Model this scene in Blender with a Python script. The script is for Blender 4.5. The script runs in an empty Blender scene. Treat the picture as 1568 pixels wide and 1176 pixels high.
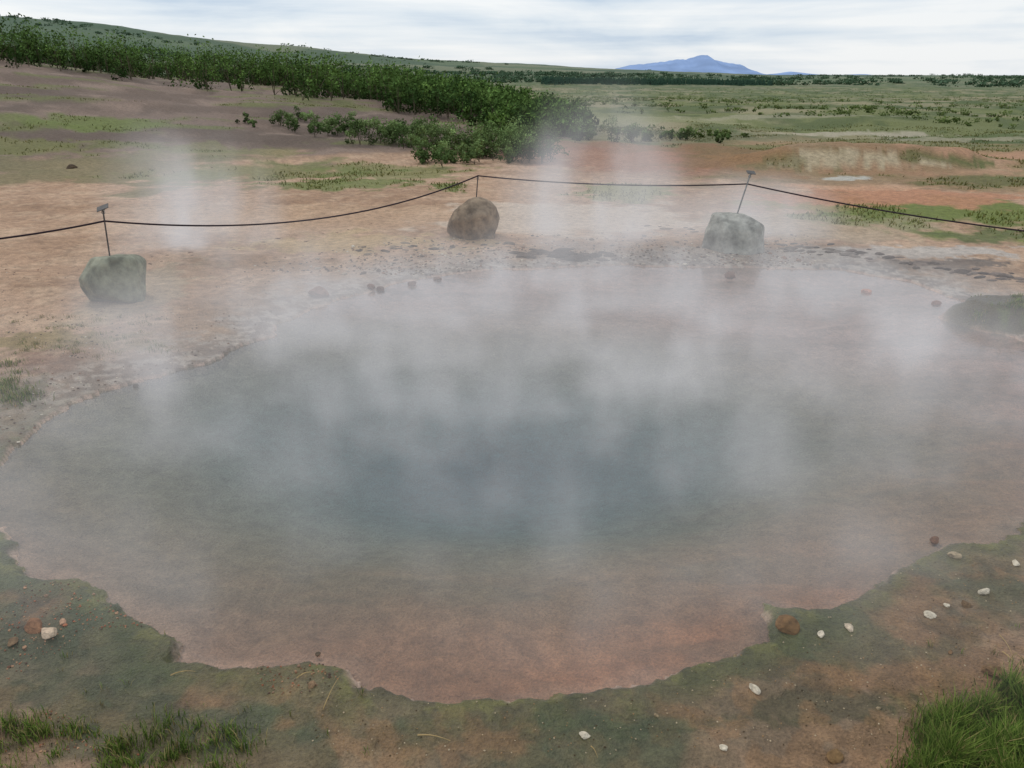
import bpy, bmesh, math, numpy as np
from mathutils import Vector, Matrix
rng = np.random.default_rng(7)
CAMH = 2.4
PITCH = math.radians(21.1)
F = 1219.0
cp, sp = math.cos(PITCH), math.sin(PITCH)
sc = bpy.context.scene
col = sc.collection

# ------------------------------------------------------------------ helpers
def lin(c):
    c = np.array(c, dtype=float) / 255.0
    return np.where(c <= 0.04045, c / 12.92, ((c + 0.055) / 1.055) ** 2.4)

def _hash(ix, iy, seed):
    h = (ix.astype(np.int64) * 374761393 + iy.astype(np.int64) * 668265263 + seed * 1442695041) & 0xFFFFFFFF
    h = ((h ^ (h >> 13)) * 1274126177) & 0xFFFFFFFF
    h = h ^ (h >> 16)
    return (h & 0xFFFFFF) / float(0xFFFFFF)

def vnoise(x, y, seed=0):
    ix = np.floor(x); iy = np.floor(y)
    fx = x - ix; fy = y - iy
    fx = fx * fx * (3 - 2 * fx); fy = fy * fy * (3 - 2 * fy)
    a = _hash(ix, iy, seed); b = _hash(ix + 1, iy, seed)
    c = _hash(ix, iy + 1, seed); d = _hash(ix + 1, iy + 1, seed)
    return (a * (1 - fx) + b * fx) * (1 - fy) + (c * (1 - fx) + d * fx) * fy

def fbm(x, y, scale=1.0, octv=4, seed=0):
    s = 0; a = 1.0; t = 0
    for i in range(octv):
        k = scale * (2.03 ** i)
        ca, sa = math.cos(i * 0.9 + .4), math.sin(i * 0.9 + .4)
        s = s + a * vnoise((x * ca - y * sa) * k + 13.7 * i, (x * sa + y * ca) * k - 7.1 * i, seed + i)
        t += a; a *= 0.5
    return s / t

def ss(a, b, x):
    t = np.clip((x - a) / (b - a), 0, 1)
    return t * t * (3 - 2 * t)

def flat(px, py):
    u = px - 784.0; v = 588.0 - py
    fw = F * cp + v * sp; zz = v * cp - F * sp
    t = CAMH / (-zz)
    return u * t, fw * t

# ------------------------------------------------------------------ pool outline
pool_px = [(-60,740),(-30,722),(0,703),(40,668),(100,628),(160,600),(210,588),(250,580),(320,556),(345,538),
 (425,515),(432,497),(470,474),(520,457),(580,443),(650,427),(740,415),(850,410),(960,406),(1080,411),
 (1200,410),(1290,414),(1400,432),(1468,462),(1485,490),(1568,522),(1650,556),(1740,640),(1720,720),
 (1640,770),(1568,792),(1500,828),(1425,830),(1395,862),(1350,890),(1300,918),(1250,932),(1165,922),(1152,940),
 (1157,966),(1120,992),(1040,1032),(960,1060),(870,1080),(780,1082),(700,1072),(640,1050),(560,1046),
 (525,1018),(430,1014),(340,1026),(270,1020),(276,990),(240,970),(190,940),(150,902),(110,890),
 (50,880),(15,842),(-10,815),(-60,800),(-90,770)]
poly = np.array([flat(*p) for p in pool_px])

def sdist(X, Y):
    d2 = np.full(X.shape, 1e18); ins = np.zeros(X.shape, bool)
    n = len(poly)
    for i in range(n):
        ax, ay = poly[i]; bx, by = poly[(i + 1) % n]
        ex, ey = bx - ax, by - ay
        wx, wy = X - ax, Y - ay
        t = np.clip((wx * ex + wy * ey) / (ex * ex + ey * ey), 0, 1)
        d2 = np.minimum(d2, (wx - ex * t) ** 2 + (wy - ey * t) ** 2)
        if ay != by:
            c = ((ay > Y) != (by > Y)) & (X < (bx - ax) * (Y - ay) / (by - ay) + ax)
            ins ^= c
    d = np.sqrt(d2)
    return np.where(ins, -d, d)

DC = flat(770, 620)
AZ  = [-180,-60,-45,-30.8,-20.4,-12.4,-3.75,4,9,60,180]
CZ  = [3,4.6,4.2,3.35,1.75,1.0,0.25,0.0,0,0,0]
RC  = [65,65,65,64,60,56,48,40,40,40,40]
R0  = [20,20,20,21,21,22,23,24,24,24,24]
RV  = [110,110,110,108,100,90,70,46,36,36,36]
PLN = [105,105,105,100,90,80,58,36,31,29,40]
FAZ = [-180,-60,-34,-30,-27,-22,-16,-8,5,12,17,32,60,180]
FE  = [2,2.8,2.9,2.85,2.62,2.0,1.45,0.98,0.46,0.28,0.1,0.06,0.0,0.0]
mound = flat(1320, 268)
gm = flat(1548, 494)
def height(X, Y):
    r = np.hypot(X, Y) + 1e-6; az = np.degrees(np.arctan2(X, Y))
    near = r < 24
    d = np.full(r.shape, 50.0)
    d[near] = sdist(X[near], Y[near])
    wob = (fbm(X, Y, 1.3, 3, 5) - .5) * 0.24 + (fbm(X, Y, 6.0, 3, 9) - .5) * 0.10 + (fbm(X, Y, 19.0, 2, 10) - .5) * 0.04
    d = d + np.where(near, wob, 0)
    lip = 0.018 + 0.026 * ss(4.5, 2.5, Y)
    bank = 0.006 + lip * ss(0.0, 0.05, d) + 0.05 * ss(0.05, 1.2, d) + 0.10 * ss(1.0, 7.0, d)
    bank = bank + (fbm(X, Y, 1.1, 4, 21) - .5) * 0.10 * ss(0.02, 0.6, d)
    bank = bank + (fbm(X, Y, 7.0, 4, 22) - .5) * 0.035 * ss(0.02, 0.25, d)
    dd = -d
    dc = np.hypot((X - DC[0]) / 3.4, (Y - DC[1]) / 2.6)
    bas = -0.012 - 0.06 * ss(0, 0.4, dd) - 0.12 * ss(0.3, 2.0, dd) - .45 * ss(1.1, 0.0, dc)
    bas = bas + (fbm(X, Y, 1.0, 4, 31) - .5) * 0.12 * ss(0.1, 0.8, dd)
    z = np.where(d > 0, np.maximum(bank, .008), np.minimum(bas, -.006))
    z = z + 0.21 * ss(1.05, 0.5, np.hypot((X - gm[0]) / 0.72, (Y - gm[1]) / 0.5) + (fbm(X, Y, 3, 3, 77) - .5) * .4)
    cz = np.interp(az, AZ, CZ); rc = np.interp(az, AZ, RC); r0 = np.interp(az, AZ, R0); rv = np.interp(az, AZ, RV)
    t = np.clip((r - r0) / (rc - r0), 0, 1)
    hill = cz * (0.45 * t + 0.55 * t * t * (3 - 2 * t))
    und = (fbm(X, Y, 0.10, 4, 41) - .5) * 1.5 * ss(20, 45, r) + (fbm(X, Y, 0.7, 3, 43) - .5) * .24 * ss(16, 30, r)
    z = z + (hill + und * 0.7) * ss(14, 22, r)
    z = z + 0.50 * ss(1.0, 0.3, np.hypot((X - mound[0] - .3) / 4.8, (Y - mound[1] - 1.2) / 2.2) + (fbm(X, Y, .5, 3, 78) - .5) * .6)
    val = -(4.0 + hill) * ss(0, 1, (r - rv) / 260.0)
    z = z + val + (fbm(X, Y, 0.012, 4, 51) - .5) * 3.0 * ss(140, 450, r)
    e = np.interp(az, FAZ, FE)
    far = (CAMH + 4.0 + 1600 * np.tan(np.radians(e)))
    f = far * (0.6 * ss(600, 1600, r) + .4 * ss(300, 1000, r)) + (fbm(X, Y, 0.0022, 4, 61) - .5) * 30 * ss(400, 1100, r) * np.clip(e, 0.03, 1.2)
    return z + f, d

RG = np.geomspace(1.2, 9000, 700)
def at(px, py):
    u = px - 784.0; v = 588.0 - py
    fw = F * cp + v * sp; zz = v * cp - F * sp
    L = math.hypot(u, fw); sl = zz / L
    R = RG
    for _ in range(2):
        h, _d = height(R * u / L, R * fw / L)
        g = h - (CAMH + R * sl)
        k = np.nonzero(g > 0)[0]
        k = max(int(k[0]), 1) if len(k) else len(R) - 1
        R = np.linspace(R[k - 1], R[k], 12)
    r = R[min(k, 11)] if k < 12 else R[-1]
    X, Y = r * u / L, r * fw / L
    return float(X), float(Y), float(height(np.array([X]), np.array([Y]))[0][0])

def above(x, y, py):
    v = 588.0 - py
    return CAMH + y * (v * cp - F * sp) / (F * cp + v * sp)
def xfor(y, px, py):
    v = 588.0 - py
    return (px - 784.0) * y / (F * cp + v * sp)

# ------------------------------------------------------------------ ground colour
blobs = []
def blob(cx, cy, rx, ry, c, s=1.0, grass=0.0, n=0.9):
    x, y, _ = at(cx, cy)
    xe = rx * math.hypot(x, y) / F
    y1 = math.hypot(*at(cx, cy + ry)[:2]); y0 = math.hypot(*at(cx, max(cy - ry, 130))[:2])
    blobs.append((x, y, xe, max((y0 - y1) / 2, .05), lin(c), s, grass, n))
GR = (108,118,60); GR2 = (96,104,58); RED = (150,98,76); PALE = (222,202,170); DK = (84,74,66)
blob(120,262,230,24,(122,114,80),.8,.4,1.3)
blob(390,262,170,18,(120,120,74),.8,.6,1.3)
blob(150,192,70,12,GR,.8,.6)
blob(30,225,90,14,(116,116,64),.75,.5)
blob(60,185,60,8,GR,.7,.5)
blob(320,232,110,7,(120,120,72),.6,.5,1.3)
blob(520,284,100,9,GR,.85,1)
blob(690,287,26,7,GR,.9,1)
blob(960,294,70,12,(120,130,72),.7,.7)
blob(600,260,110,12,GR,.7,.7,1.2)
blob(1440,328,190,24,(112,120,60),1,.8)
blob(1540,362,90,14,GR2,.9,.8)
blob(1230,315,90,9,(140,130,76),.7,.5)
blob(980,238,190,20,RED,.6,0)
blob(1000,268,160,8,(160,126,104),.6,0)
blob(1160,240,60,12,(168,120,84),.8,0)
blob(1380,300,190,11,(182,130,98),.9,0)
blob(1300,285,140,6,(196,152,120),.7,0)
blob(1520,282,90,9,GR2,.9,.8)
blob(1480,262,120,9,(176,138,108),.9,0)
blob(1310,246,120,15,PALE,1,0,.7)
blob(1330,264,90,5,(190,140,112),.8,0)
blob(1297,273,34,3,(228,226,218),1,0,.3)
blob(1190,252,50,10,GR2,.6,.6)
blob(1450,243,70,7,GR2,.9,.7)
blob(1240,222,170,9,(120,104,70),.5,.3)
blob(1290,206,120,4,(176,164,142),.8,0)
blob(1500,214,120,4,(160,150,124),.7,0)
blob(1010,180,120,4,(150,146,108),.6,0)
blob(1200,178,160,3,(160,152,126),.6,0)
blob(450,330,330,22,(194,160,128),.5,0)
blob(850,335,200,26,(206,186,164),.7,0)
blob(560,370,160,14,(184,158,116),.6,0)
blob(430,405,120,10,(140,108,78),.6,0)
blob(1230,345,130,20,(170,154,126),.5,.1)
blob(1120,385,190,14,(180,170,158),.7,0)
blob(1400,387,200,10,(186,178,168),.8,0)
blob(1380,408,190,9,DK,.85,0)
blob(225,445,60,40,(168,150,122),.6,0)
blob(120,520,110,14,(132,116,70),.7,.7)
blob(60,560,70,20,(120,72,58),.5,.1)
blob(30,600,45,22,(82,88,42),.85,.9)
blob(170,560,120,16,(120,88,68),.5,0)
blob(60,930,190,60,(66,58,42),.85,.1)
blob(200,1010,90,50,(84,64,48),.7,0)
blob(120,1060,150,34,(50,52,38),.7,.15)
blob(270,1085,130,40,(116,76,54),.75,0)
blob(430,1120,140,34,(58,58,48),.75,0)
blob(50,1120,90,40,(52,62,32),.8,.6)
blob(240,1150,110,26,(54,66,34),.8,.6)
blob(1500,1100,130,60,(66,80,34),.9,1)
blob(1180,1010,280,26,(74,82,42),.7,0)
blob(1500,880,130,24,(90,88,48),.5,0)
blob(960,1110,280,20,(62,74,44),.75,0)
blob(1250,1080,130,24,(60,78,52),.7,0)
blob(1400,1000,200,44,(128,94,60),.8,0)
blob(700,1130,180,26,(112,82,56),.75,0)
blob(1200,955,60,26,(100,74,40),.6,0)

def shade(X, Y, d):
    n = len(X); r = np.hypot(X, Y); az = np.degrees(np.arctan2(X, Y))
    C = np.zeros((n, 3)); G = np.zeros(n); W = np.zeros(n)
    n1 = fbm(X, Y, 0.6, 5, 101); n2 = fbm(X, Y, 3.1, 4, 103); n3 = fbm(X, Y, 0.12, 5, 105); n4 = fbm(X, Y, 12., 3, 107)
    def mix(m, c):
        nonlocal C
        C = C * (1 - m[:, None]) + np.asarray(c)[None] * m[:, None]
    C[:] = lin((184,150,122))
    mix(ss(.42,.66,n1) * .6, lin((160,126,98)))
    mix(ss(.5,.66,n2) * .4, lin((206,176,146)))
    mix(ss(.5,.62, fbm(X, Y * 1.6, 1.4, 5, 109)) * .35, lin((142,110,84)))
    mix(ss(.58,.72,n4) * .35, lin((128,102,82)))
    r0 = np.interp(az, AZ, R0)
    sl = ss(0, 5, r - r0 - 1.0 + (n1 - .5) * 8)
    sl_left = sl * ss(12, 3, az)
    mix(sl_left, lin((126,106,92)))
    mix(sl_left * ss(.45,.62,n3), lin((104,88,76)))
    mix(sl_left * ss(.5,.68,n1) * .6, lin((150,128,112)))
    mix(sl_left * ss(.52,.6,fbm(X * 1.2, Y * .5, .5, 5, 113)) * .5, lin((96,80,68)))
    strk = fbm(X * .35 + Y * .25, Y * 1.2 - X * .5, .5, 5, 111)
    gpatch = sl_left * ss(.55,.64,strk) * .75
    mix(gpatch, lin((108,112,62))); G = np.maximum(G, gpatch * .6)
    sr = ss(0, 6, r - 19 + (n1 - .5) * 10) * ss(3, 12, az)
    mix(sr, lin((174,134,104)))
    g2 = sr * ss(.45,.53, fbm(X * .6, Y, .30, 5, 121))
    mix(g2 * .9, lin((112,112,66))); G = np.maximum(G, g2 * .7)
    pl = ss(-5, 7, r - np.interp(az, AZ, PLN) + (n3 - .5) * 30)
    m1 = fbm(X * .8, Y * .6, 0.09, 5, 131); m2 = fbm(X * .6, Y * .5, .022, 5, 133)
    mix(pl, lin((112,116,70)))
    mix(pl * ss(.43,.56,m1) * .85, lin((84,96,52)))
    mix(pl * ss(.52,.60,m2) * .75, lin((142,130,100)))
    mix(pl * ss(.54,.62,fbm(X, Y * .5, .15, 4, 137)) * .6, lin((160,146,116)))
    mix(pl * ss(.52,.60,fbm(X, Y * .6, .4, 4, 139)) * .6, lin((72,86,48)))
    G = np.maximum(G * (1 - pl), pl * .4)
    fr = ss(260, 900, r)
    m3 = fbm(X, Y * .55, .006, 5, 141)
    mix(fr, lin((92,106,74)))
    mix(fr * ss(.44,.54,m3) * .8, lin((66,86,60)))
    mix(fr * ss(.52,.60, fbm(X, Y, .005, 4, 143)) * .6, lin((130,130,102)))
    mix(fr * ss(-18, -26, az) * .6, lin((64,88,60)))
    mix(ss(700, 2600, r) * .5, lin((84,106,106)))  # aerial haze put into the ground colour, growing with range
    mix(ss(2500, 8000, r) * .75, lin((122,142,160)))  # farthest ground paled further by painted haze
    for (bx, by, ex, ey, c, s, g, nn) in blobs:
        R_ = max(ex, ey) * 2.2
        k_ = np.nonzero((np.abs(X - bx) < R_) & (np.abs(Y - by) < R_))[0]
        if not len(k_): continue
        x_, y_ = X[k_], Y[k_]
        q = np.hypot((x_ - bx) / ex, (y_ - by) / ey)
        kk = 1.0 / max(min(ex, ey), .25)
        q = q + (fbm(x_, y_, .9 * kk, 3, 151) - .5) * nn * 1.6 + (fbm(x_, y_, 4.0 * kk, 4, 153) - .5) * nn * 1.3
        m = ss(1.1, .75, q) * s
        C[k_] = C[k_] * (1 - m[:, None]) + c[None] * m[:, None]
        G[k_] = np.maximum(G[k_] * (1 - m * (g == 0)), m * g)
    nearz = ss(6.4, 3.8, Y); farz = 1 - nearz
    db = d + (n2 - .5) * .7
    mix(farz * ss(1.9, .5, db) * .5, lin((136,118,102)))
    mix(farz * ss(.75, .15, db) * .75, lin((104,92,82)))
    mix(farz * ss(1.1, .15, db) * ss(.48,.58,n4) * .6, lin((184,170,154)))
    mix(nearz * ss(2.4, 1.2, db) * .45, lin((108,84,56)))
    mix(nearz * ss(.7, .2, d + (n1 - .5) * 1.1) * .6, lin((92,84,50)))
    mix(nearz * ss(.48,.6,n2) * .45, lin((68,62,42)))
    mix(nearz * ss(.48,.58,fbm(X, Y, 8., 4, 161)) * .5, lin((134,100,66)))
    mix(nearz * ss(.50,.58,fbm(X, Y, 1.8, 5, 163)) * ss(1.2,.2,d) * .6, lin((58,76,50)))
    mix(nearz * ss(.30, .05, d + (n2 - .5) * .5) * .65, lin((74,80,44)))
    mix(nearz * ss(.07, .02, d) * ss(.38,.5,n2) * .8, lin((48,46,32)))
    mix(nearz * ss(.16, .05, d) * ss(.5,.6,n4) * .6, lin((112,108,56)))
    mix(ss(.05, .0, d) * ss(.40,.50,n2) * .85, lin((196,166,146)))
    W = np.maximum(W, ss(1.3, .1, db)) * .9 + .1 * (r < 20)
    ins = d < 0.0
    dc = np.hypot((X - DC[0]) / 3.6, (Y - DC[1]) / 2.5) + (n1 - .5) * .35
    B = np.zeros((n, 3)); B[:] = lin((200,136,98))
    lf = ss(1.0, -2.6, X)[:, None]
    B = B * (1 - lf) + lin((164,132,110)) * lf
    fy = ss(4.4, 7.5, Y)[:, None] * .85
    B = B * (1 - fy) + lin((194,162,148)) * fy  # far bed tinted pink, sky reflection put into its colour
    def bm(m, c):
        nonlocal B
        B = B * (1 - m[:, None]) + lin(c)[None] * m[:, None]
    bm(ss(.16, .0, -d + (n2 - .5) * .2) * .5, (212,172,146))
    bm(ss(.5,.6, fbm(X + Y * .4, Y * 2.4, 1.1, 5, 171)) * .3, (146,104,74))
    bm(ss(.55,.61, fbm(X * .7 + Y * .3, Y * 3, .9, 5, 173)) * .35, (108,86,66))
    bm(ss(1.4, .75, dc) * .75, (134,132,104))
    bm(ss(1.0, .3, dc) * .85, (70,118,116))
    bm(ss(.75, .0, dc) * .8, (30,84,102))
    C = np.where(ins[:, None], B, C); G = np.where(ins, 0, G)
    gq = ss(1.05, .85, np.hypot((X - gm[0]) / .72, (Y - gm[1]) / .5) + (n2 - .5) * .3)
    mix(gq, lin((90,96,50))); mix(gq * ss(.45,.55,n2) * .8, lin((76,60,42))); G = np.maximum(G, gq)
    return C, G, W

# ------------------------------------------------------------------ mesh builder
def make_mesh(name, V, Fc, colr=None, wet=None, mat=None, smooth=True):
    me = bpy.data.meshes.new(name)
    V = np.ascontiguousarray(V, dtype=np.float32); Fc = np.ascontiguousarray(Fc, dtype=np.int32)
    k = Fc.shape[1]
    me.vertices.add(len(V)); me.vertices.foreach_set("co", V.ravel())
    me.loops.add(Fc.size); me.loops.foreach_set("vertex_index", Fc.ravel())
    me.polygons.add(len(Fc)); me.polygons.foreach_set("loop_start", np.arange(0, Fc.size, k, dtype=np.int32))
    me.update(calc_edges=True)
    me.polygons.foreach_set("use_smooth", np.full(len(Fc), smooth, dtype=bool))
    if colr is not None:
        a = me.color_attributes.new("Col", 'FLOAT_COLOR', 'POINT')
        a.data.foreach_set("color", np.concatenate([colr, np.ones((len(V), 1))], 1).astype(np.float32).ravel())
    if wet is not None:
        a = me.attributes.new("wet", 'FLOAT', 'POINT'); a.data.foreach_set("value", wet.astype(np.float32))
    if mat: me.materials.append(mat)
    me.update()
    o = bpy.data.objects.new(name, me); col.objects.link(o)
    return o

def newmat(name):
    m = bpy.data.materials.new(name); m.use_nodes = True
    nt = m.node_tree; nt.nodes.clear()
    return m, nt, nt.nodes.new("ShaderNodeOutputMaterial")
def N(nt, t, **kw):
    n = nt.nodes.new(t)
    for k, v in kw.items():
        if k in n.inputs: n.inputs[k].default_value = v
        else: setattr(n, k, v)
    return n

# ------------------------------------------------------------------ materials
def mat_ground():
    m, nt, out = newmat("ground_soil"); L = nt.links.new
    at_ = N(nt, "ShaderNodeAttribute", attribute_name="Col"); wt = N(nt, "ShaderNodeAttribute", attribute_name="wet")
    tc = N(nt, "ShaderNodeTexCoord")
    na = N(nt, "ShaderNodeTexNoise", Scale=9.0, Detail=5.0, Roughness=.7)
    nb = N(nt, "ShaderNodeTexNoise", Scale=70.0, Detail=2.0, Roughness=.7)
    for x in (na, nb): L(tc.outputs["Object"], x.inputs["Vector"])
    def mr(src, a, b, c, d):
        q = N(nt, "ShaderNodeMapRange"); q.inputs[1].default_value = a; q.inputs[2].default_value = b
        q.inputs[3].default_value = c; q.inputs[4].default_value = d; L(src, q.inputs[0]); return q.outputs[0]
    def mul(a, b):
        q = N(nt, "ShaderNodeMath", operation='MULTIPLY'); L(a, q.inputs[0]); L(b, q.inputs[1]); return q.outputs[0]
    f = mul(mr(na.outputs[0], .3, .7, .70, 1.3), mr(nb.outputs[0], .3, .7, .74, 1.26))
    vm = N(nt, "ShaderNodeVectorMath", operation='SCALE'); L(at_.outputs["Color"], vm.inputs[0]); L(f, vm.inputs["Scale"])
    b = N(nt, "ShaderNodeBsdfPrincipled"); L(vm.outputs[0], b.inputs["Base Color"])
    L(mr(wt.outputs["Fac"], 0, 1, .95, .42), b.inputs["Roughness"])
    b.inputs["Specular IOR Level"].default_value = .3
    ad = N(nt, "ShaderNodeMath", operation='ADD'); L(na.outputs[0], ad.inputs[0])
    s = N(nt, "ShaderNodeMath", operation='MULTIPLY'); L(nb.outputs[0], s.inputs[0]); s.inputs[1].default_value = .35; L(s.outputs[0], ad.inputs[1])
    bp = N(nt, "ShaderNodeBump", Strength=.8, Distance=.04); L(ad.outputs[0], bp.inputs["Height"]); L(bp.outputs[0], b.inputs["Normal"])
    L(b.outputs[0], out.inputs[0]); return m

def mat_col(name, rough=.85, nscale=20., amp=.25, bump=0.0, tint=None):
    m, nt, out = newmat(name); L = nt.links.new
    if tint is None:
        at_ = N(nt, "ShaderNodeAttribute", attribute_name="Col"); csrc = at_.outputs["Color"]
    else:
        rg = N(nt, "ShaderNodeRGB"); rg.outputs[0].default_value = (*tint, 1); csrc = rg.outputs[0]
    tc = N(nt, "ShaderNodeTexCoord"); nn = N(nt, "ShaderNodeTexNoise", Scale=nscale, Detail=5.0 if bump else 1.0, Roughness=.65); L(tc.outputs["Object"], nn.inputs["Vector"])
    q = N(nt, "ShaderNodeMapRange"); q.inputs[1].default_value = .3; q.inputs[2].default_value = .7; q.inputs[3].default_value = 1 - amp; q.inputs[4].default_value = 1 + amp
    L(nn.outputs[0], q.inputs[0])
    vm = N(nt, "ShaderNodeVectorMath", operation='SCALE'); L(csrc, vm.inputs[0]); L(q.outputs[0], vm.inputs["Scale"])
    if bump or rough < .65:
        b = N(nt, "ShaderNodeBsdfPrincipled", Roughness=rough); L(vm.outputs[0], b.inputs["Base Color"]); b.inputs["Specular IOR Level"].default_value = .2
    else:
        b = N(nt, "ShaderNodeBsdfDiffuse"); L(vm.outputs[0], b.inputs["Color"])
    if bump:
        bp = N(nt, "ShaderNodeBump", Strength=bump, Distance=.03); L(nn.outputs[0], bp.inputs["Height"]); L(bp.outputs[0], b.inputs["Normal"])
    L(b.outputs[0], out.inputs[0])
    return m

def mat_water():
    m, nt, out = newmat("hot_spring_water"); L = nt.links.new
    tc = N(nt, "ShaderNodeTexCoord")
    n1 = N(nt, "ShaderNodeTexNoise", Scale=5.0, Detail=3.0); L(tc.outputs["Object"], n1.inputs["Vector"])
    bp = N(nt, "ShaderNodeBump", Strength=.22, Distance=.02); L(n1.outputs[0], bp.inputs["Height"])
    fr = N(nt, "ShaderNodeFresnel", IOR=1.36); L(bp.outputs[0], fr.inputs["Normal"])
    gl = N(nt, "ShaderNodeBsdfGlossy", Roughness=.13); L(bp.outputs[0], gl.inputs["Normal"])
    tr = N(nt, "ShaderNodeBsdfTransparent"); tr.inputs[0].default_value = (.96, .975, .97, 1)
    df = N(nt, "ShaderNodeBsdfDiffuse"); df.inputs[0].default_value = (.46, .44, .41, 1)
    m0 = N(nt, "ShaderNodeMixShader"); m0.inputs[0].default_value = .09; L(tr.outputs[0], m0.inputs[1]); L(df.outputs[0], m0.inputs[2])
    m1 = N(nt, "ShaderNodeMixShader"); L(fr.outputs[0], m1.inputs[0]); L(m0.outputs[0], m1.inputs[1]); L(gl.outputs[0], m1.inputs[2])
    L(m1.outputs[0], out.inputs[0]); return m

M_ground = mat_ground()
M_leaf = mat_col("birch_foliage", .8, 3., .2)
M_grass = mat_col("grass_blades", .7, 6., .2)
M_stone = mat_col("stone", .85, 14., .35, .8)
M_bould = mat_col("boulder_rock", .85, 7., .5, 1.0)
M_metal = mat_col("galvanised_steel", .45, 30., .1, 0, (.33,.33,.32)); M_metal.node_tree.nodes["Principled BSDF"].inputs["Metallic"].default_value = .6
M_rust = mat_col("dark_steel", .6, 30., .2, 0, (.11,.095,.085))
M_rope = mat_col("rope_fibre", .9, 80., .3, .3, (.035,.022,.028))
M_plate = mat_col("sign_plate_metal", .5, 30., .15, 0, (.13,.12,.11))
M_mtn = mat_col("hazed_mountain_rock", 1, .004, .12, 0, tuple(lin((146,168,204))))  # distance haze painted in as a bluish rock colour

# ------------------------------------------------------------------ ground sheet
rr = [0.05, .3, .6, .9, 1.2]
while rr[-1] < 21: rr.append(rr[-1] * 1.006)
while rr[-1] < 12000: rr.append(rr[-1] * 1.018)
rr = np.array(rr)
aa = np.concatenate([np.arange(-180, -46, 4.0), np.arange(-46, 46, .15), np.arange(46, 180, 4.0)])
A, R = np.meshgrid(np.radians(aa), rr)
X = (R * np.sin(A)).ravel(); Y = (R * np.cos(A)).ravel()
Z, D = height(X, Y)
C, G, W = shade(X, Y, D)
nr, na_ = len(rr), len(aa)
i = np.arange(nr - 1)[:, None]; j = np.arange(na_)[None]
j2 = (j + 1) % na_
Fc = np.stack([(i * na_ + j), ((i + 1) * na_ + j), ((i + 1) * na_ + j2), (i * na_ + j2)], -1).reshape(-1, 4)
Fc = Fc[:, ::-1]
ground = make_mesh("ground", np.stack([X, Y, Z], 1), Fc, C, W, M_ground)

# ------------------------------------------------------------------ water
cen = poly.mean(0)
wp = cen + (poly - cen) * 1.07
wv = np.concatenate([[[cen[0], cen[1], 0]], np.c_[wp, np.zeros(len(wp))]])
k = np.arange(len(wp)); wf = np.stack([np.zeros_like(k), k + 1, (k + 1) % len(wp) + 1], 1)
water = make_mesh("hot_spring_water", wv, wf, mat=mat_water(), smooth=False)
if water.data.polygons[0].normal.z < 0: water.data.flip_normals()

# ------------------------------------------------------------------ stones
_ic = {}
def ico(sub):
    if sub not in _ic:
        bm = bmesh.new(); bmesh.ops.create_icosphere(bm, subdivisions=sub, radius=1)
        _ic[sub] = (np.array([x.co[:] for x in bm.verts]), np.array([[q.index for q in x.verts] for x in bm.faces])); bm.free()
    return _ic[sub]
def rock_shape(sub, seed, npl=14, rough=.04, box=False):
    g = np.random.default_rng(seed); v, f = ico(sub)
    P = g.normal(size=(npl, 3)); P /= np.linalg.norm(P, axis=1)[:, None]; dd = g.uniform(.68, .95, npl)
    if box:
        B = np.array([[1,0,.05],[-1,.1,.1],[0,1,.1],[.1,-1,.15],[0,.1,1],[0,0,-1.],[.7,-.7,.1],[-.7,-.7,.6]]); B /= np.linalg.norm(B, axis=1)[:, None]
        P = np.concatenate([P, B]); dd = np.concatenate([dd, [.8,.8,.8,.8,.74,.7,.84,.82]])
    dt = v @ P.T
    rad = np.where(dt > .05, dd[None] / np.maximum(dt, .05), 9)
    rad = -np.log(np.exp(-26 * rad).sum(1)) / 26
    rad = np.minimum(rad, 1.15)
    rad = rad + rough * (fbm(v[:, 0] * 3 + v[:, 2] * 2 + seed, v[:, 1] * 3 - v[:, 2] * 1.5, 1.2, 5, seed) - .5) * 2
    return v * rad[:, None], f
def place_rock(name, x, y, z, sx, sy, sz, seed, c, sub=4, rot=0, box=False, mat=None, rough=.05):
    v, f = rock_shape(sub, seed, rough=rough, box=box)
    cc = lin(c)[None] * (0.55 + .9 * fbm(v[:, 0] * 2 + 9, v[:, 1] * 2 + v[:, 2] * 2, 1.7, 5, seed))[:, None]
    v = v * [sx, sy, sz]
    ca, sa = math.cos(rot), math.sin(rot)
    v = np.c_[v[:, 0] * ca - v[:, 1] * sa, v[:, 0] * sa + v[:, 1] * ca, v[:, 2]]
    o = make_mesh(name, v, f, cc, mat=mat or M_bould, smooth=(sub > 3))
    o.location = (x, y, z); return o

def tube(name, pts, rad, mat, seg=8):
    pts = np.array(pts); V = []; Fl = []
    for i_, p in enumerate(pts):
        t = pts[min(i_ + 1, len(pts) - 1)] - pts[max(i_ - 1, 0)]; t = t / np.linalg.norm(t)
        a = np.cross(t, [0, 0, 1.]) if abs(t[2]) < .9 else np.cross(t, [1., 0, 0]); a /= np.linalg.norm(a); b = np.cross(t, a)
        for s in range(seg):
            an = 2 * math.pi * s / seg; V.append(p + rad * (a * math.cos(an) + b * math.sin(an)))
    for i_ in range(len(pts) - 1):
        for s in range(seg):
            Fl.append([i_ * seg + s, i_ * seg + (s + 1) % seg, (i_ + 1) * seg + (s + 1) % seg, (i_ + 1) * seg + s])
    return make_mesh(name, V, Fl, mat=mat)
def empty(name, loc):
    e = bpy.data.objects.new(name, None); e.location = loc; e.empty_display_size = .1; col.objects.link(e); return e
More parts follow.
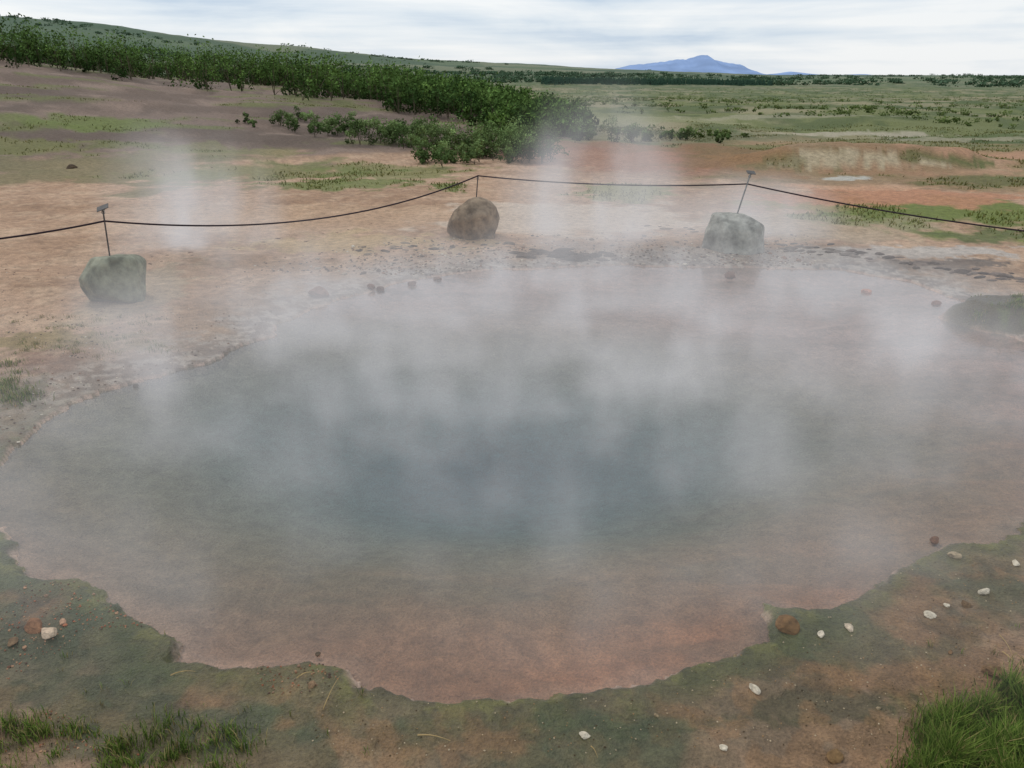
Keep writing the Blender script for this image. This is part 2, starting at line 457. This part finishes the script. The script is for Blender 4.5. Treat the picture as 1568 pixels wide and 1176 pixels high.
def box_mesh(name, sx, sy, sz, mat, bev=.003):
    bm = bmesh.new(); bmesh.ops.create_cube(bm, size=1)
    for v in bm.verts: v.co = Vector((v.co.x * sx, v.co.y * sy, v.co.z * sz))
    bmesh.ops.bevel(bm, geom=list(bm.edges), offset=bev, segments=2, affect='EDGES')
    me = bpy.data.meshes.new(name); bm.to_mesh(me); bm.free(); me.materials.append(mat)
    o = bpy.data.objects.new(name, me); col.objects.link(o); return o

def barrier(rock_px, base_py, halfw, hpx, top_px, c, seed, plate, light, sdepth=.85, box=False, rot=0, low=.3):
    x, y, z = at(rock_px, base_py)
    y += .15
    s = math.hypot(y, CAMH) / F * 1.02
    sx = halfw * s / .84; H = hpx * s; sz = H * (1 - low) / .78
    place_rock("boulder", x, y, z + H * low, sx, sx * sdepth, sz, seed, c, 5, rot, box)
    ty = y + .02
    top = np.array([xfor(ty, *top_px), ty, above(0, ty, top_px[1])])
    bot = np.array([x, y, z + H * .9])
    e = empty("rope_post", tuple(bot)); parts = []
    d_ = (top - bot)
    parts.append(tube("rod", [bot - d_ * .15, bot, bot + d_ * .5, top], .0085 if not light else .011, M_metal if light else M_rust))
    parts.append(tube("rope_eye", [top - d_ * .09 + np.array([math.cos(t) * .018, .0, math.sin(t) * .018]) for t in np.linspace(0, 2 * math.pi, 13)], .004, M_metal, 6))
    if plate:
        pl = box_mesh("plate", .13, .085, .008, M_plate); pl.location = tuple(top); pl.rotation_euler = (math.radians(28), math.radians(-20 if not light else 6), .2); parts.append(pl)
        parts.append(tube("plate_bracket", [top - [0, 0, .03], top + [.015, 0, -.008]], .012, M_metal))
    for p in parts:
        p.parent = e; p.matrix_parent_inverse = Matrix.Translation(-Vector(tuple(bot)))
    return top, d_
t1, d1 = barrier(170, 462, 45, 66, (157, 318), (138,138,118), 3, True, False, .9, True, .2, .42)
t2, d2 = barrier(728, 364, 33, 42, (732, 268), (142,124,104), 12, False, False, .85, False, .9, .26)
t3, d3 = barrier(1127, 383, 45, 52, (1150, 264), (160,158,148), 25, True, True, .8, True, -.2, .3)
def far_post(x, y, seed):
    z = float(height(np.array([x]), np.array([y]))[0][0])
    place_rock("boulder", x, y, z + .12, .34, .30, .25, seed, (125,120,105), 4, .4, True)
    top = np.array([x, y, z + .95]); e = empty("rope_post", (x, y, z + .3))
    rod = tube("rod", [np.array([x, y, z + .2]), top], .0085, M_rust)
    rod.parent = e; rod.matrix_parent_inverse = Matrix.Translation(-Vector((x, y, z + .3)))
    return top
t0 = far_post(-6.9, 6.6, 33); t4 = far_post(7.9, 9.3, 35); t4[2] -= .50
def rope(a, b, sag):
    return [a * (1 - t) + b * t - np.array([0, 0, sag * 4 * t * (1 - t)]) for t in np.linspace(0, 1, 40)]
a1 = t1 - d1 * .26; a2 = t2 - d2 * .02; a3 = t3 - d3 * .26
er = empty("rope_barrier", (0, 12, .9))
for a_, b_, s_ in ((t0, a1, .12), (a1, a2, .30), (a2, a3, .07), (a3, t4, .10)):
    o = tube("rope", rope(a_, b_, s_), .0105, M_rope, 6); o.parent = er; o.matrix_parent_inverse = Matrix.Translation(Vector((0, -12, -.9)))

WHT = (214,200,176)
small = [(895,1128,8,WHT),(1108,1145,7,WHT),(1156,1057,10,WHT),(1258,972,7,WHT),(1300,962,9,(206,186,160)),(1424,943,8,WHT),(1449,928,5,WHT),
 (1507,908,9,WHT),(1555,863,8,WHT),(1478,928,8,(110,86,58)),(1462,852,10,(170,150,120)),(1203,962,18,(124,92,56)),(1430,834,9,(120,84,60)),
 (52,962,17,(138,98,68)),(76,972,16,(206,180,152)),(96,955,7,(190,150,120)),(20,985,9,(120,96,70)),(478,1050,7,(150,120,90)),(488,1008,5,(90,76,60)),
 (490,452,19,(140,104,84)),(568,441,8,(120,84,66)),(584,446,8,(100,70,56)),(632,441,8,(110,76,60)),(670,432,8,(120,88,70)),(110,258,8,(96,80,64)),
 (1118,432,9,(120,90,76)),(1432,472,7,(130,86,70)),(1278,1160,14,(128,100,66)),(1520,1030,14,(120,92,62)),(1325,458,8,(180,120,96)),
 (1455,1000,5,(120,92,62)),(1125,1005,4,(150,130,100)),(1005,1096,4,(150,130,100)),(1345,1085,4,(160,140,110)),(210,602,6,(90,80,66))]
for q, (px, py, sz, c) in enumerate(small):
    x, y, z = at(px, py); s = sz * math.hypot(y, CAMH) / F
    if px == 1203: place_rock("stone", x, y, z + s * .2, s * .95, s * .9, s * .75, 100 + q, c, 4, 0, mat=M_stone)
    else: place_rock("stone", x, y, max(z, 0) + s * .2, s, s * rng.uniform(.6, .9), s * rng.uniform(.45, .65), 100 + q, c, 3, rng.uniform(0, 3), mat=M_stone, rough=.1)
def merged_rocks(name, items, sub, mat=M_stone, nproto=8):
    pr = [rock_shape(sub, 500 + i_, 9, .06) for i_ in range(nproto)]
    Vs, Fs, Cs = [], [], []; off = 0
    for q, (x, y, z, sx, sy, sz, rot, c) in enumerate(items):
        v, f = pr[q % nproto]; ca, sa = math.cos(rot), math.sin(rot)
        w = v * [sx, sy, sz]
        Vs.append(np.c_[w[:, 0] * ca - w[:, 1] * sa + x, w[:, 0] * sa + w[:, 1] * ca + y, w[:, 2] + z]); Fs.append(f + off); off += len(v)
        Cs.append(np.repeat(np.asarray(c)[None], len(v), 0))
    return make_mesh(name, np.concatenate(Vs), np.concatenate(Fs), np.concatenate(Cs), mat=mat, smooth=False)
items = []
def ledge(p0, p1, n, s0, s1, c, jit=5):
    for t in np.linspace(0, 1, n):
        px = p0[0] * (1 - t) + p1[0] * t + rng.normal() * jit; py = p0[1] * (1 - t) + p1[1] * t + rng.normal() * jit * .4
        x, y, z = at(px, py); s = rng.uniform(s0, s1) * rng.uniform(.5, 1)
        items.append((x, y, z - s * .04, s, s * rng.uniform(.4, .8), s * rng.uniform(.15, .34), rng.uniform(-.6, .6), lin(c) * rng.uniform(.5, 1.3)))
ledge((800,388),(935,392),34,.06,.22,(100,86,76),8)
ledge((1190,378),(1300,388),26,.05,.15,(120,108,98),9)
ledge((1300,390),(1568,428),60,.04,.16,(112,98,88),10)
ledge((560,385),(800,375),40,.03,.10,(120,104,88),12)
ledge((1000,345),(1090,358),14,.04,.12,(130,110,92),6)
ledge((130,410),(560,350),24,.02,.06,(130,100,80),14)
merged_rocks("rock_ledge", items, 2, nproto=16)
def scatter(n, pxr, pyr, cond):
    px = rng.uniform(*pxr, n); py = rng.uniform(*pyr, n)
    P = np.array([flat(a, b) for a, b in zip(px, py)])
    z, d = height(P[:, 0], P[:, 1]); k = cond(P[:, 0], P[:, 1], d) & (d > .03)
    return P[k, 0], P[k, 1], z[k], d[k]
items = []
x, y, z, d = scatter(5200, (380, 1250), (335, 425), lambda x, y, d: (d < 2.2) & (rng.random(len(d)) < np.clip(1.2 - d * .5, .08, 1)))
pal = [(120,104,90),(96,84,74),(166,150,130),(140,106,84),(200,188,168),(108,92,80)]
for q in range(len(x)):
    s = rng.uniform(.008, .024) * (1 if rng.random() < .95 else 2)
    items.append((x[q], y[q], z[q] + s * .1, s, s * .8, s * .5, rng.uniform(0, 3), lin(pal[rng.integers(6)])))
x, y, z, d = scatter(2600, (0, 520), (900, 1176), lambda x, y, d: fbm(x, y, 2.2, 3, 301) > .48)
for q in range(len(x)):
    s = rng.uniform(.002, .0065) * (1 if rng.random() < .95 else 1.9)
    items.append((x[q], y[q], z[q] + s * .2, s, s * .8, s * .6, rng.uniform(0, 3), lin([(160,100,70),(120,84,62),(176,136,104),(90,72,60),(150,120,96)][rng.integers(5)])))
x, y, z, d = scatter(1300, (480, 1560), (830, 1176), lambda x, y, d: d > .05)
for q in range(len(x)):
    s = rng.uniform(.0015, .005)
    items.append((x[q], y[q], z[q] + s * .2, s, s * .8, s * .6, rng.uniform(0, 3), lin([(150,120,84),(80,64,44),(186,166,136)][rng.integers(3)])))
x, y, z, d = scatter(1200, (-20, 420), (420, 700), lambda x, y, d: fbm(x, y, 1.2, 3, 305) > .5)
for q in range(len(x)):
    s = rng.uniform(.005, .014)
    items.append((x[q], y[q], z[q] + s * .1, s, s * .8, s * .5, rng.uniform(0, 3), lin(pal[rng.integers(6)])))
merged_rocks("gravel", items, 1)
er2 = []
for (p0, p1) in (((262,1036),(300,1032)),((495,1088),(520,1040)),((455,1040),(480,1034)),((1530,975),(1550,1010)),((1535,1000),(1568,1040)),((640,1128),(690,1140)),((905,1145),(915,1165))):
    a = np.array(at(*p0)); b = np.array(at(*p1)); a[2] += .008; b[2] += .014; er2.append((a, b))
V_, F_ = [], []
for a, b in er2:
    o_ = len(V_)
    for t in np.linspace(0, 1, 6):
        p = a * (1 - t) + b * t + np.array([0, 0, .012 * math.sin(t * 3)]); rr_ = .0022 * (1.1 - t * .8)
        for s in range(4): V_.append(p + [math.cos(s * 1.57) * rr_, 0 if s % 2 == 0 else math.sin(s * 1.57) * rr_, math.sin(s * 1.57) * rr_])
    for i_ in range(5):
        for s in range(4): F_.append([o_ + i_ * 4 + s, o_ + i_ * 4 + (s + 1) % 4, o_ + i_ * 4 + 4 + (s + 1) % 4, o_ + i_ * 4 + 4 + s])
make_mesh("dry_stalks", V_, F_, np.repeat(lin((176,150,104))[None], len(V_), 0), mat=M_grass)

# ------------------------------------------------------------------ grass
def blades(name, x, y, z, h, w, cols, lean=.5):
    n = len(x); a = rng.uniform(0, 2 * np.pi, n); la = rng.uniform(0, 2 * np.pi, n); l = rng.uniform(.1, 1, n) * lean * h
    wx, wy = np.cos(a) * w / 2, np.sin(a) * w / 2
    dx, dy = np.cos(la) * l, np.sin(la) * l
    V = np.zeros((n, 5, 3))
    V[:, 0] = np.c_[x - wx, y - wy, z - .01]; V[:, 1] = np.c_[x + wx, y + wy, z - .01]
    V[:, 2] = np.c_[x + wx * .8 + dx * .35, y + wy * .8 + dy * .35, z + h * .55]; V[:, 3] = np.c_[x - wx * .8 + dx * .35, y - wy * .8 + dy * .35, z + h * .55]
    V[:, 4] = np.c_[x + dx, y + dy, z + h * .95]
    b = (np.arange(n) * 5)[:, None]
    Fa = np.concatenate([b + [0, 1, 2], b + [0, 2, 3], b + [3, 2, 4]])
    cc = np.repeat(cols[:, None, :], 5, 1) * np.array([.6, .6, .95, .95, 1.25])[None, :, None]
    return make_mesh(name, V.reshape(-1, 3), Fa, cc.reshape(-1, 3), mat=M_grass)
def gcols(n, a=(76,104,38), b=(130,146,68), dry=.1):
    t = rng.random(n)[:, None]; c = lin(a) * (1 - t) + lin(b) * t
    k = rng.random(n) < dry; c[k] = lin((176,158,104)) * rng.uniform(.7, 1, k.sum())[:, None]; return c
def tussocks(name, pts, rad, nper, h, dry, w=.004):
    xs, ys, hs = [], [], []
    for (px, py, s) in pts:
        cx, cy = flat(px, py); n = int(nper * s)
        r_ = np.abs(rng.normal(size=n)) * rad * s; a = rng.uniform(0, 6.28, n)
        xs.append(cx + r_ * np.cos(a)); ys.append(cy + r_ * np.sin(a) * .8); hs.append(h * s * rng.uniform(.35, 1.1, n) * np.exp(-r_ / (rad * s * 3)))
    x = np.concatenate(xs); y = np.concatenate(ys); hh = np.concatenate(hs); z, d = height(x, y)
    k = z > .02; x, y, z, hh = x[k], y[k], z[k], hh[k]
    return blades(name, x, y, z, hh, w, gcols(len(x), dry=dry), .8)
pts = [(rng.uniform(1400, 1640), rng.uniform(1120, 1260), rng.uniform(.7, 1.15)) for _ in range(34)] + [(1560,1110,1),(1500,1125,.9),(1540,1085,.8),(1450,1150,.9),(1590,1060,.9),(1420,1165,.7)]
tussocks("grass_tussock", pts, .07, 330, .17, .10)
pts = [(rng.uniform(-60, 380), rng.uniform(1125, 1230), rng.uniform(.4, .9)) for _ in range(36)] + [(20,1130,.8),(230,1150,.9),(280,1165,.9),(190,1175,.8)]
tussocks("grass_tussock", pts, .08, 100, .10, .2)
pts = [(rng.uniform(-60, 50), rng.uniform(570, 625), rng.uniform(.5, 1)) for _ in range(26)]
tussocks("grass_tussock", pts, .12, 110, .09, .25, .005)
pts = [(rng.uniform(-20, 260), rng.uniform(495, 560) , rng.uniform(.3, .7)) for _ in range(50)]
tussocks("dry_grass", pts, .12, 60, .08, .7, .005)
pts = [(rng.uniform(1480, 1640), rng.uniform(462, 510), rng.uniform(.5, .9)) for _ in range(38)]
tussocks("grass_mound", pts, .09, 110, .07, .2, .006)
pts = [(rng.uniform(0, 560), rng.uniform(930, 1170), rng.uniform(.3, .7)) for _ in range(30)] + [(rng.uniform(1380, 1560), rng.uniform(980, 1100), rng.uniform(.3, .6)) for _ in range(9)]
tussocks("weed_sprigs", pts, .03, 12, .09, .5, .003)
n = 240000
rad = rng.uniform(0, 1, n) ** .8 * 34 + 12
a = np.radians(rng.uniform(-36, 36, n)); x = rad * np.sin(a); y = rad * np.cos(a)
z, d = height(x, y); c, g, w = shade(x, y, d)
k = (g > .35) & (rng.random(n) < g * .75 * ss(.4, .6, fbm(x, y, .8, 4, 311))) & (d > .5); x, y, z, rad, c = x[k], y[k], z[k], rad[k], c[k]
gc = gcols(len(x), (92,104,48), (140,140,80), .25) * .5 + c * .45
blades("meadow_grass", x, y, z, rng.uniform(.02, .075, len(x)), .014 + rad * .0005, gc, 1.3)

# ------------------------------------------------------------------ shrubs / trees
def foliage(name, bx, by, bz, hh, ww, nl, leaf, ca, cb, stems=True, lumps=7, mat=None, contrast=1.0, lo=.22):
    VV, CC = [], []; SV, SF = [], []; so = 0
    ca = lin(ca); cb = lin(cb)
    for q in range(len(bx)):
        h, w = hh[q], ww[q]
        L_ = np.c_[rng.normal(size=lumps) * w * .26, rng.normal(size=lumps) * w * .26, h * (lo + (.84 - lo) * rng.random(lumps) ** .8)]
        L_[:, :2] *= (1.15 - .6 * (L_[:, 2:3] / h))
        L_[0] = [rng.normal() * w * .06, 0, h * .86]
        k = rng.integers(0, lumps, nl); rad_ = w * .2 * rng.uniform(.7, 1.25, lumps)[k]
        dv = rng.normal(size=(nl, 3)); dv /= np.linalg.norm(dv, axis=1)[:, None]
        p = L_[k] + dv * (rad_ * rng.random(nl) ** .4)[:, None] * [1, 1, .9]
        p[:, 2] = np.clip(p[:, 2], .03 * h, h * 1.1)
        t = rng.normal(size=(nl, 3)); t /= np.linalg.norm(t, axis=1)[:, None]
        b = np.cross(t, rng.normal(size=(nl, 3))); b /= np.linalg.norm(b, axis=1)[:, None]
        s = leaf * rng.uniform(.6, 1.3, nl)[:, None]
        p = p + [bx[q], by[q], bz[q]]
        VV.append(np.stack([p - t * s, p - b * s * .6, p + t * s, p + b * s * .6], 1))
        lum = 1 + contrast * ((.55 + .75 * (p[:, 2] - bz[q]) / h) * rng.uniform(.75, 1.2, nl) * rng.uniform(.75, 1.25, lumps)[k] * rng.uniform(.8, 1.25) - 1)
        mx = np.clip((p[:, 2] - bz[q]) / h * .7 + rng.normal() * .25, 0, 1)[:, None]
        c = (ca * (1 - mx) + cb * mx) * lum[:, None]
        CC.append(np.repeat(c[:, None], 4, 1))
        if stems:
            for s_ in range(3):
                e = L_[s_] * .9; r1 = h * .010 + .003
                for (p0, p1, ra, rb) in ((np.zeros(3), e * [.4, .4, .5], r1, r1 * .7), (e * [.4, .4, .5], e, r1 * .7, r1 * .25)):
                    for (pp, r_) in ((p0, ra), (p1, rb)):
                        for m_ in range(4):
                            an = m_ * math.pi / 2; SV.append(pp + [math.cos(an) * r_ + bx[q], math.sin(an) * r_ + by[q], bz[q]])
                    for m_ in range(4): SF.append([so + m_, so + (m_ + 1) % 4, so + 4 + (m_ + 1) % 4, so + 4 + m_])
                    so += 8
    V = np.concatenate(VV).reshape(-1, 3); Cc = np.concatenate(CC).reshape(-1, 3)
    Fq = np.arange(len(V)).reshape(-1, 4)
    if SV:
        Fq = np.concatenate([Fq, np.array(SF) + len(V)]); V = np.concatenate([V, np.array(SV)])
        Cc = np.concatenate([Cc, np.repeat(lin((96,88,72))[None], len(SV), 0)])
    return make_mesh(name, V, Fq, Cc, mat=mat or M_leaf, smooth=False)

n = 2000
az = rng.uniform(-42, 5, n); rc = np.interp(az, AZ, RC)
band = np.interp(az, [-42, -20, -8, 2, 6], [50, 48, 34, 14, 6])
r_ = rc - 5 + rng.random(n) ** 1.2 * band + rng.normal(size=n) * 2.5 + (fbm(az, az * 0, .35, 3, 403) - .5) * 16
x = r_ * np.sin(np.radians(az)); y = r_ * np.cos(np.radians(az)); z, _ = height(x, y)
h = rng.uniform(.8, 2.6, n) * np.interp(az, [-42, -20, -12, -3, 3], [1.15, 1.1, 1.0, .75, .5]) * (.6 + .8 * fbm(x, y, .12, 3, 405))
dens = fbm(x, y, .09, 3, 401) > .37
x, y, z, h = x[dens], y[dens], z[dens], h[dens]
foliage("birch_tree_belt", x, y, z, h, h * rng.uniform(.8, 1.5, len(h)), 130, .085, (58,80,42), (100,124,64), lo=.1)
bx, by, bs = [], [], []
for (cx, cy, rx, ry, n_, s_) in ((470,192,60,6,16,.4),(545,205,70,7,18,.45),(625,218,80,8,26,.55),(720,234,80,9,34,.68),(790,244,50,8,22,.68),(700,248,90,6,14,.5),(960,216,40,3,10,.4),(850,206,60,6,16,.5),(1060,214,60,4,8,.35)):
    for _ in range(n_):
        x_, y_, z_ = at(cx + rng.normal() * rx * .6, cy + rng.normal() * ry * .5)
        bx.append(x_); by.append(y_); bs.append(s_ * rng.uniform(.4, 1.25))
bx = np.array(bx); by = np.array(by); bs = np.array(bs); bz, _ = height(bx, by)
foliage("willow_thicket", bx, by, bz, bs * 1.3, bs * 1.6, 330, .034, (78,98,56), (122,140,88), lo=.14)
n = 6000
r_ = 34 + rng.random(n) ** 1.3 * 420; az = rng.uniform(-14, 44, n)
x = r_ * np.sin(np.radians(az)); y = r_ * np.cos(np.radians(az))
k = (fbm(x, y, .05, 4, 411) > .46) & (r_ > np.interp(az, AZ, PLN) + 2); x, y, r_ = x[k], y[k], r_[k]
z, _ = height(x, y); h = rng.uniform(.08, .28, len(x)) * (1 + r_ / 260)
foliage("heath_shrubs", x, y, z, h, h * rng.uniform(2.5, 5, len(h)), 34, .07, (84,100,54), (112,124,74), False, 5, contrast=.6)
n = 2600
az = rng.uniform(-30, 44, n); r_ = rng.uniform(520, 1300, n)
x = r_ * np.sin(np.radians(az)); y = r_ * np.cos(np.radians(az))
k = fbm(x * .35, y, .007, 4, 421) > .57; x, y, r_ = x[k], y[k], r_[k]
z, _ = height(x, y); h = rng.uniform(1.0, 2.2, len(x))
foliage("distant_woodland", x, y, z, h, h * 7, 40, .9, (74,94,70), (86,106,82), False, 6, contrast=.5)
n = 800
az = rng.uniform(2, 17, n); r_ = rng.uniform(470, 540, n) + (az - 3) * 4
x = r_ * np.sin(np.radians(az)); y = r_ * np.cos(np.radians(az)); z, _ = height(x, y)
V, Fq, Cc = [], [], []
o_ = 0
for q in range(n):
    h = rng.uniform(2.4, 4.2); w = h * .3
    for lv in range(3):
        zb = h * (.08 + .28 * lv); zt = min(zb + h * .42, h); rb = w * (1 - lv * .26); m = 6
        for s_ in range(m):
            an = 2 * math.pi * s_ / m + lv; rr_ = rb * rng.uniform(.75, 1.2); V.append([x[q] + rr_ * math.cos(an), y[q] + rr_ * math.sin(an), z[q] + zb]); Cc.append(lin((54,76,62)))
        V.append([x[q], y[q], z[q] + zt]); Cc.append(lin((66,90,72)))
        for s_ in range(m): Fq.append([o_ + s_, o_ + (s_ + 1) % m, o_ + m])
        o_ += m + 1
make_mesh("conifer_plantation", np.array(V), np.array(Fq), np.array(Cc), mat=M_leaf, smooth=False)

# ------------------------------------------------------------------ distant mountain
DM = 9000.0
def ridge(name, prof, D_):
    xs = np.linspace(prof[0][0], prof[-1][0], 160); hs = np.interp(xs, [p[0] for p in prof], [p[1] for p in prof])
    Xc = (xs - 784) * D_ / 1310.0
    top = D_ * (121.0 - hs) / 1420.0
    top = top * (1 + (fbm(xs, xs * 0, .08, 4, 501) - .5) * .2)
    V = []; rows = 24
    for i_ in range(rows):
        t = i_ / (rows - 1) * 2 - 1
        hgt = top * (1 - abs(t) ** 1.3) + (fbm(Xc, Xc * 0 + t * 900, .006, 4, 503) - .5) * top.max() * .25 * (1 - abs(t)) * abs(t) * 3
        V.append(np.c_[Xc, np.full_like(Xc, D_ + t * 900), hgt - 4])
    V = np.concatenate(V); n_ = len(xs)
    i_ = np.arange(rows - 1)[:, None]; j_ = np.arange(n_ - 1)[None]
    Fm = np.stack([i_ * n_ + j_, i_ * n_ + j_ + 1, (i_ + 1) * n_ + j_ + 1, (i_ + 1) * n_ + j_], -1).reshape(-1, 4)
    return make_mesh(name, V, Fm, mat=M_mtn)
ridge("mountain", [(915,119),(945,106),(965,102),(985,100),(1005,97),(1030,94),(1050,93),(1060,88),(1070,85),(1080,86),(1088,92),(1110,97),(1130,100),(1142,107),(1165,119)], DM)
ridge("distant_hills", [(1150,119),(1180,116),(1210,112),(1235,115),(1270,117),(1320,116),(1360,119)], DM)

# ------------------------------------------------------------------ steam
def steam(name, b0, b1, build, rate):
    bm = bmesh.new(); bmesh.ops.create_cube(bm, size=1)
    for v in bm.verts: v.co = Vector([(b0[i_] + b1[i_]) / 2 + v.co[i_] * (b1[i_] - b0[i_]) for i_ in range(3)])
    me = bpy.data.meshes.new(name); bm.to_mesh(me); bm.free()
    m, nt, out = newmat("emissive_vapour"); L = nt.links.new
    tc = N(nt, "ShaderNodeTexCoord"); P = tc.outputs["Object"]
    def mth(op, a, b=None):
        q = N(nt, "ShaderNodeMath", operation=op)
        for i_, s in enumerate((a, b)):
            if s is None: continue
            if isinstance(s, (int, float)): q.inputs[i_].default_value = s
            else: L(s, q.inputs[i_])
        return q.outputs[0]
    def mr(s, a, b, c, d):
        q = N(nt, "ShaderNodeMapRange", interpolation_type='SMOOTHSTEP')
        for i_, v in enumerate((a, b, c, d)): q.inputs[i_ + 1].default_value = v
        L(s, q.inputs[0]); return q.outputs[0]
    def ell(c, rad_, a, b):
        mp = N(nt, "ShaderNodeVectorMath", operation='SUBTRACT'); L(P, mp.inputs[0]); mp.inputs[1].default_value = c
        dv = N(nt, "ShaderNodeVectorMath", operation='DIVIDE'); L(mp.outputs[0], dv.inputs[0]); dv.inputs[1].default_value = rad_
        ln = N(nt, "ShaderNodeVectorMath", operation='LENGTH'); L(dv.outputs[0], ln.inputs[0])
        return mr(ln.outputs["Value"], a, b, 1, 0)
    def noise(scale, st, detail, rot=(0, .35, .3)):
        mp = N(nt, "ShaderNodeMapping"); L(P, mp.inputs[0]); mp.inputs["Scale"].default_value = st; mp.inputs["Rotation"].default_value = rot
        q = N(nt, "ShaderNodeTexNoise", Scale=scale, Detail=detail, Roughness=.55); L(mp.outputs[0], q.inputs["Vector"]); return q.outputs[0]
    sx = N(nt, "ShaderNodeSeparateXYZ"); L(P, sx.inputs[0])
    dens = build(mth, mr, ell, noise, sx.outputs[0], sx.outputs[1], sx.outputs[2])
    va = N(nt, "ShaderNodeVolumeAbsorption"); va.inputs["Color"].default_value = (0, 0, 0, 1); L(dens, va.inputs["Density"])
    em = N(nt, "ShaderNodeEmission"); em.inputs["Color"].default_value = (.60, .60, .625, 1); L(dens, em.inputs["Strength"])  # steam given its own glow in place of scattered daylight
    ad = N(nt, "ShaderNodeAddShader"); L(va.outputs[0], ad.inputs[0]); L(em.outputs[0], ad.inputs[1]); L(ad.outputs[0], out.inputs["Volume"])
    try: m.cycles.volume_step_rate = rate
    except Exception as ex: print(ex)
    me.materials.append(m); o = bpy.data.objects.new(name, me); col.objects.link(o); return o
def low(mth, mr, ell, noise, x, y, z):
    mask = ell((.5, 6.9, 0), (6.1, 5.2, 50), .3, 1.05)
    vert = mr(z, .05, 1.0, 1, 0)
    n1 = mr(noise(1.45, (.9, 1, .55), 3, (.3, .45, .4)), .46, .66, 0, 1)
    d = mth('ADD', mth('MULTIPLY', n1, .85), .15)
    return mth('MULTIPLY', mth('MULTIPLY', d, mask), vert)
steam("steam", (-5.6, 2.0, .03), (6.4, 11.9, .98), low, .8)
def plume(mth, mr, ell, noise, x, y, z):
    a = ell((-4.4, 11.2, .2), (1.5, 1.6, 2.15), .0, 1)
    b = ell((1.2, 12.0, .3), (1.8, 1.5, 2.35), .0, 1)
    c = ell((3.6, 12.0, .3), (1.6, 1.4, 1.0), .1, 1)
    s = mth('ADD', mth('ADD', mth('MULTIPLY', a, 1.7), mth('MULTIPLY', b, 1.6)), mth('MULTIPLY', c, 1.2))
    n1 = mr(noise(1.05, (1, 1, .5), 3), .38, .66, .06, 1.1)
    return mth('MULTIPLY', s, n1)
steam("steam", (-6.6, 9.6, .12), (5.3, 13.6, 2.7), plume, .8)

# ------------------------------------------------------------------ world, sun, camera
w = bpy.data.worlds.new("World"); sc.world = w; w.use_nodes = True
nt = w.node_tree; nt.nodes.clear(); L = nt.links.new
out = N(nt, "ShaderNodeOutputWorld")
sky = N(nt, "ShaderNodeTexSky", sky_type='NISHITA'); sky.sun_disc = False; sky.sun_elevation = math.radians(48); sky.sun_rotation = math.radians(-35)
b1 = N(nt, "ShaderNodeBackground", Strength=.10); L(sky.outputs[0], b1.inputs[0])
tc = N(nt, "ShaderNodeTexCoord")
mp = N(nt, "ShaderNodeMapping"); mp.inputs["Scale"].default_value = (1, 1, 5); mp.inputs["Location"].default_value = (.35, 0, .2); L(tc.outputs["Generated"], mp.inputs[0])
n1 = N(nt, "ShaderNodeTexNoise", Scale=4.0, Detail=7., Roughness=.55, Distortion=.5); L(mp.outputs[0], n1.inputs["Vector"])
mp2 = N(nt, "ShaderNodeMapping"); mp2.inputs["Scale"].default_value = (1, 1, 22); mp2.inputs["Location"].default_value = (3, 1, 2); L(tc.outputs["Generated"], mp2.inputs[0])
n2 = N(nt, "ShaderNodeTexNoise", Scale=2.0, Detail=5., Roughness=.5); L(mp2.outputs[0], n2.inputs["Vector"])
cr = N(nt, "ShaderNodeValToRGB"); e = cr.color_ramp.elements
e[0].position = .38; e[0].color = (.50,.62,.78,1); e[1].position = .60; e[1].color = (.94,.96,.98,1)
e2 = cr.color_ramp.elements.new(.48); e2.color = (.72,.80,.89,1)
mxn = N(nt, "ShaderNodeMath", operation='ADD'); L(n1.outputs[0], mxn.inputs[0]); L(n2.outputs[0], mxn.inputs[1])
hf = N(nt, "ShaderNodeMath", operation='MULTIPLY'); L(mxn.outputs[0], hf.inputs[0]); hf.inputs[1].default_value = .5
L(hf.outputs[0], cr.inputs[0])
b2 = N(nt, "ShaderNodeBackground", Strength=1.0); L(cr.outputs[0], b2.inputs[0])
mx = N(nt, "ShaderNodeMixShader"); mx.inputs[0].default_value = .88; L(b1.outputs[0], mx.inputs[1]); L(b2.outputs[0], mx.inputs[2]); L(mx.outputs[0], out.inputs[0])
sl_ = bpy.data.lights.new("sun", 'SUN'); sl_.energy = 1.0; sl_.angle = math.radians(16); sl_.color = (1, .96, .9)
so_ = bpy.data.objects.new("sun", sl_); so_.rotation_euler = (math.radians(42), 0, math.radians(180 + 35)); col.objects.link(so_)

cd = bpy.data.cameras.new("camera"); cd.sensor_width = 36; cd.lens = 36 * F / 1568; cd.clip_end = 40000; cd.clip_start = .05
co = bpy.data.objects.new("camera", cd); co.location = (0, 0, CAMH); co.rotation_euler = (math.pi / 2 - PITCH, 0, 0); col.objects.link(co); sc.camera = co
sc.view_settings.view_transform = 'Standard'; sc.view_settings.look = 'None'; sc.view_settings.exposure = 0
print("verts", len(X))
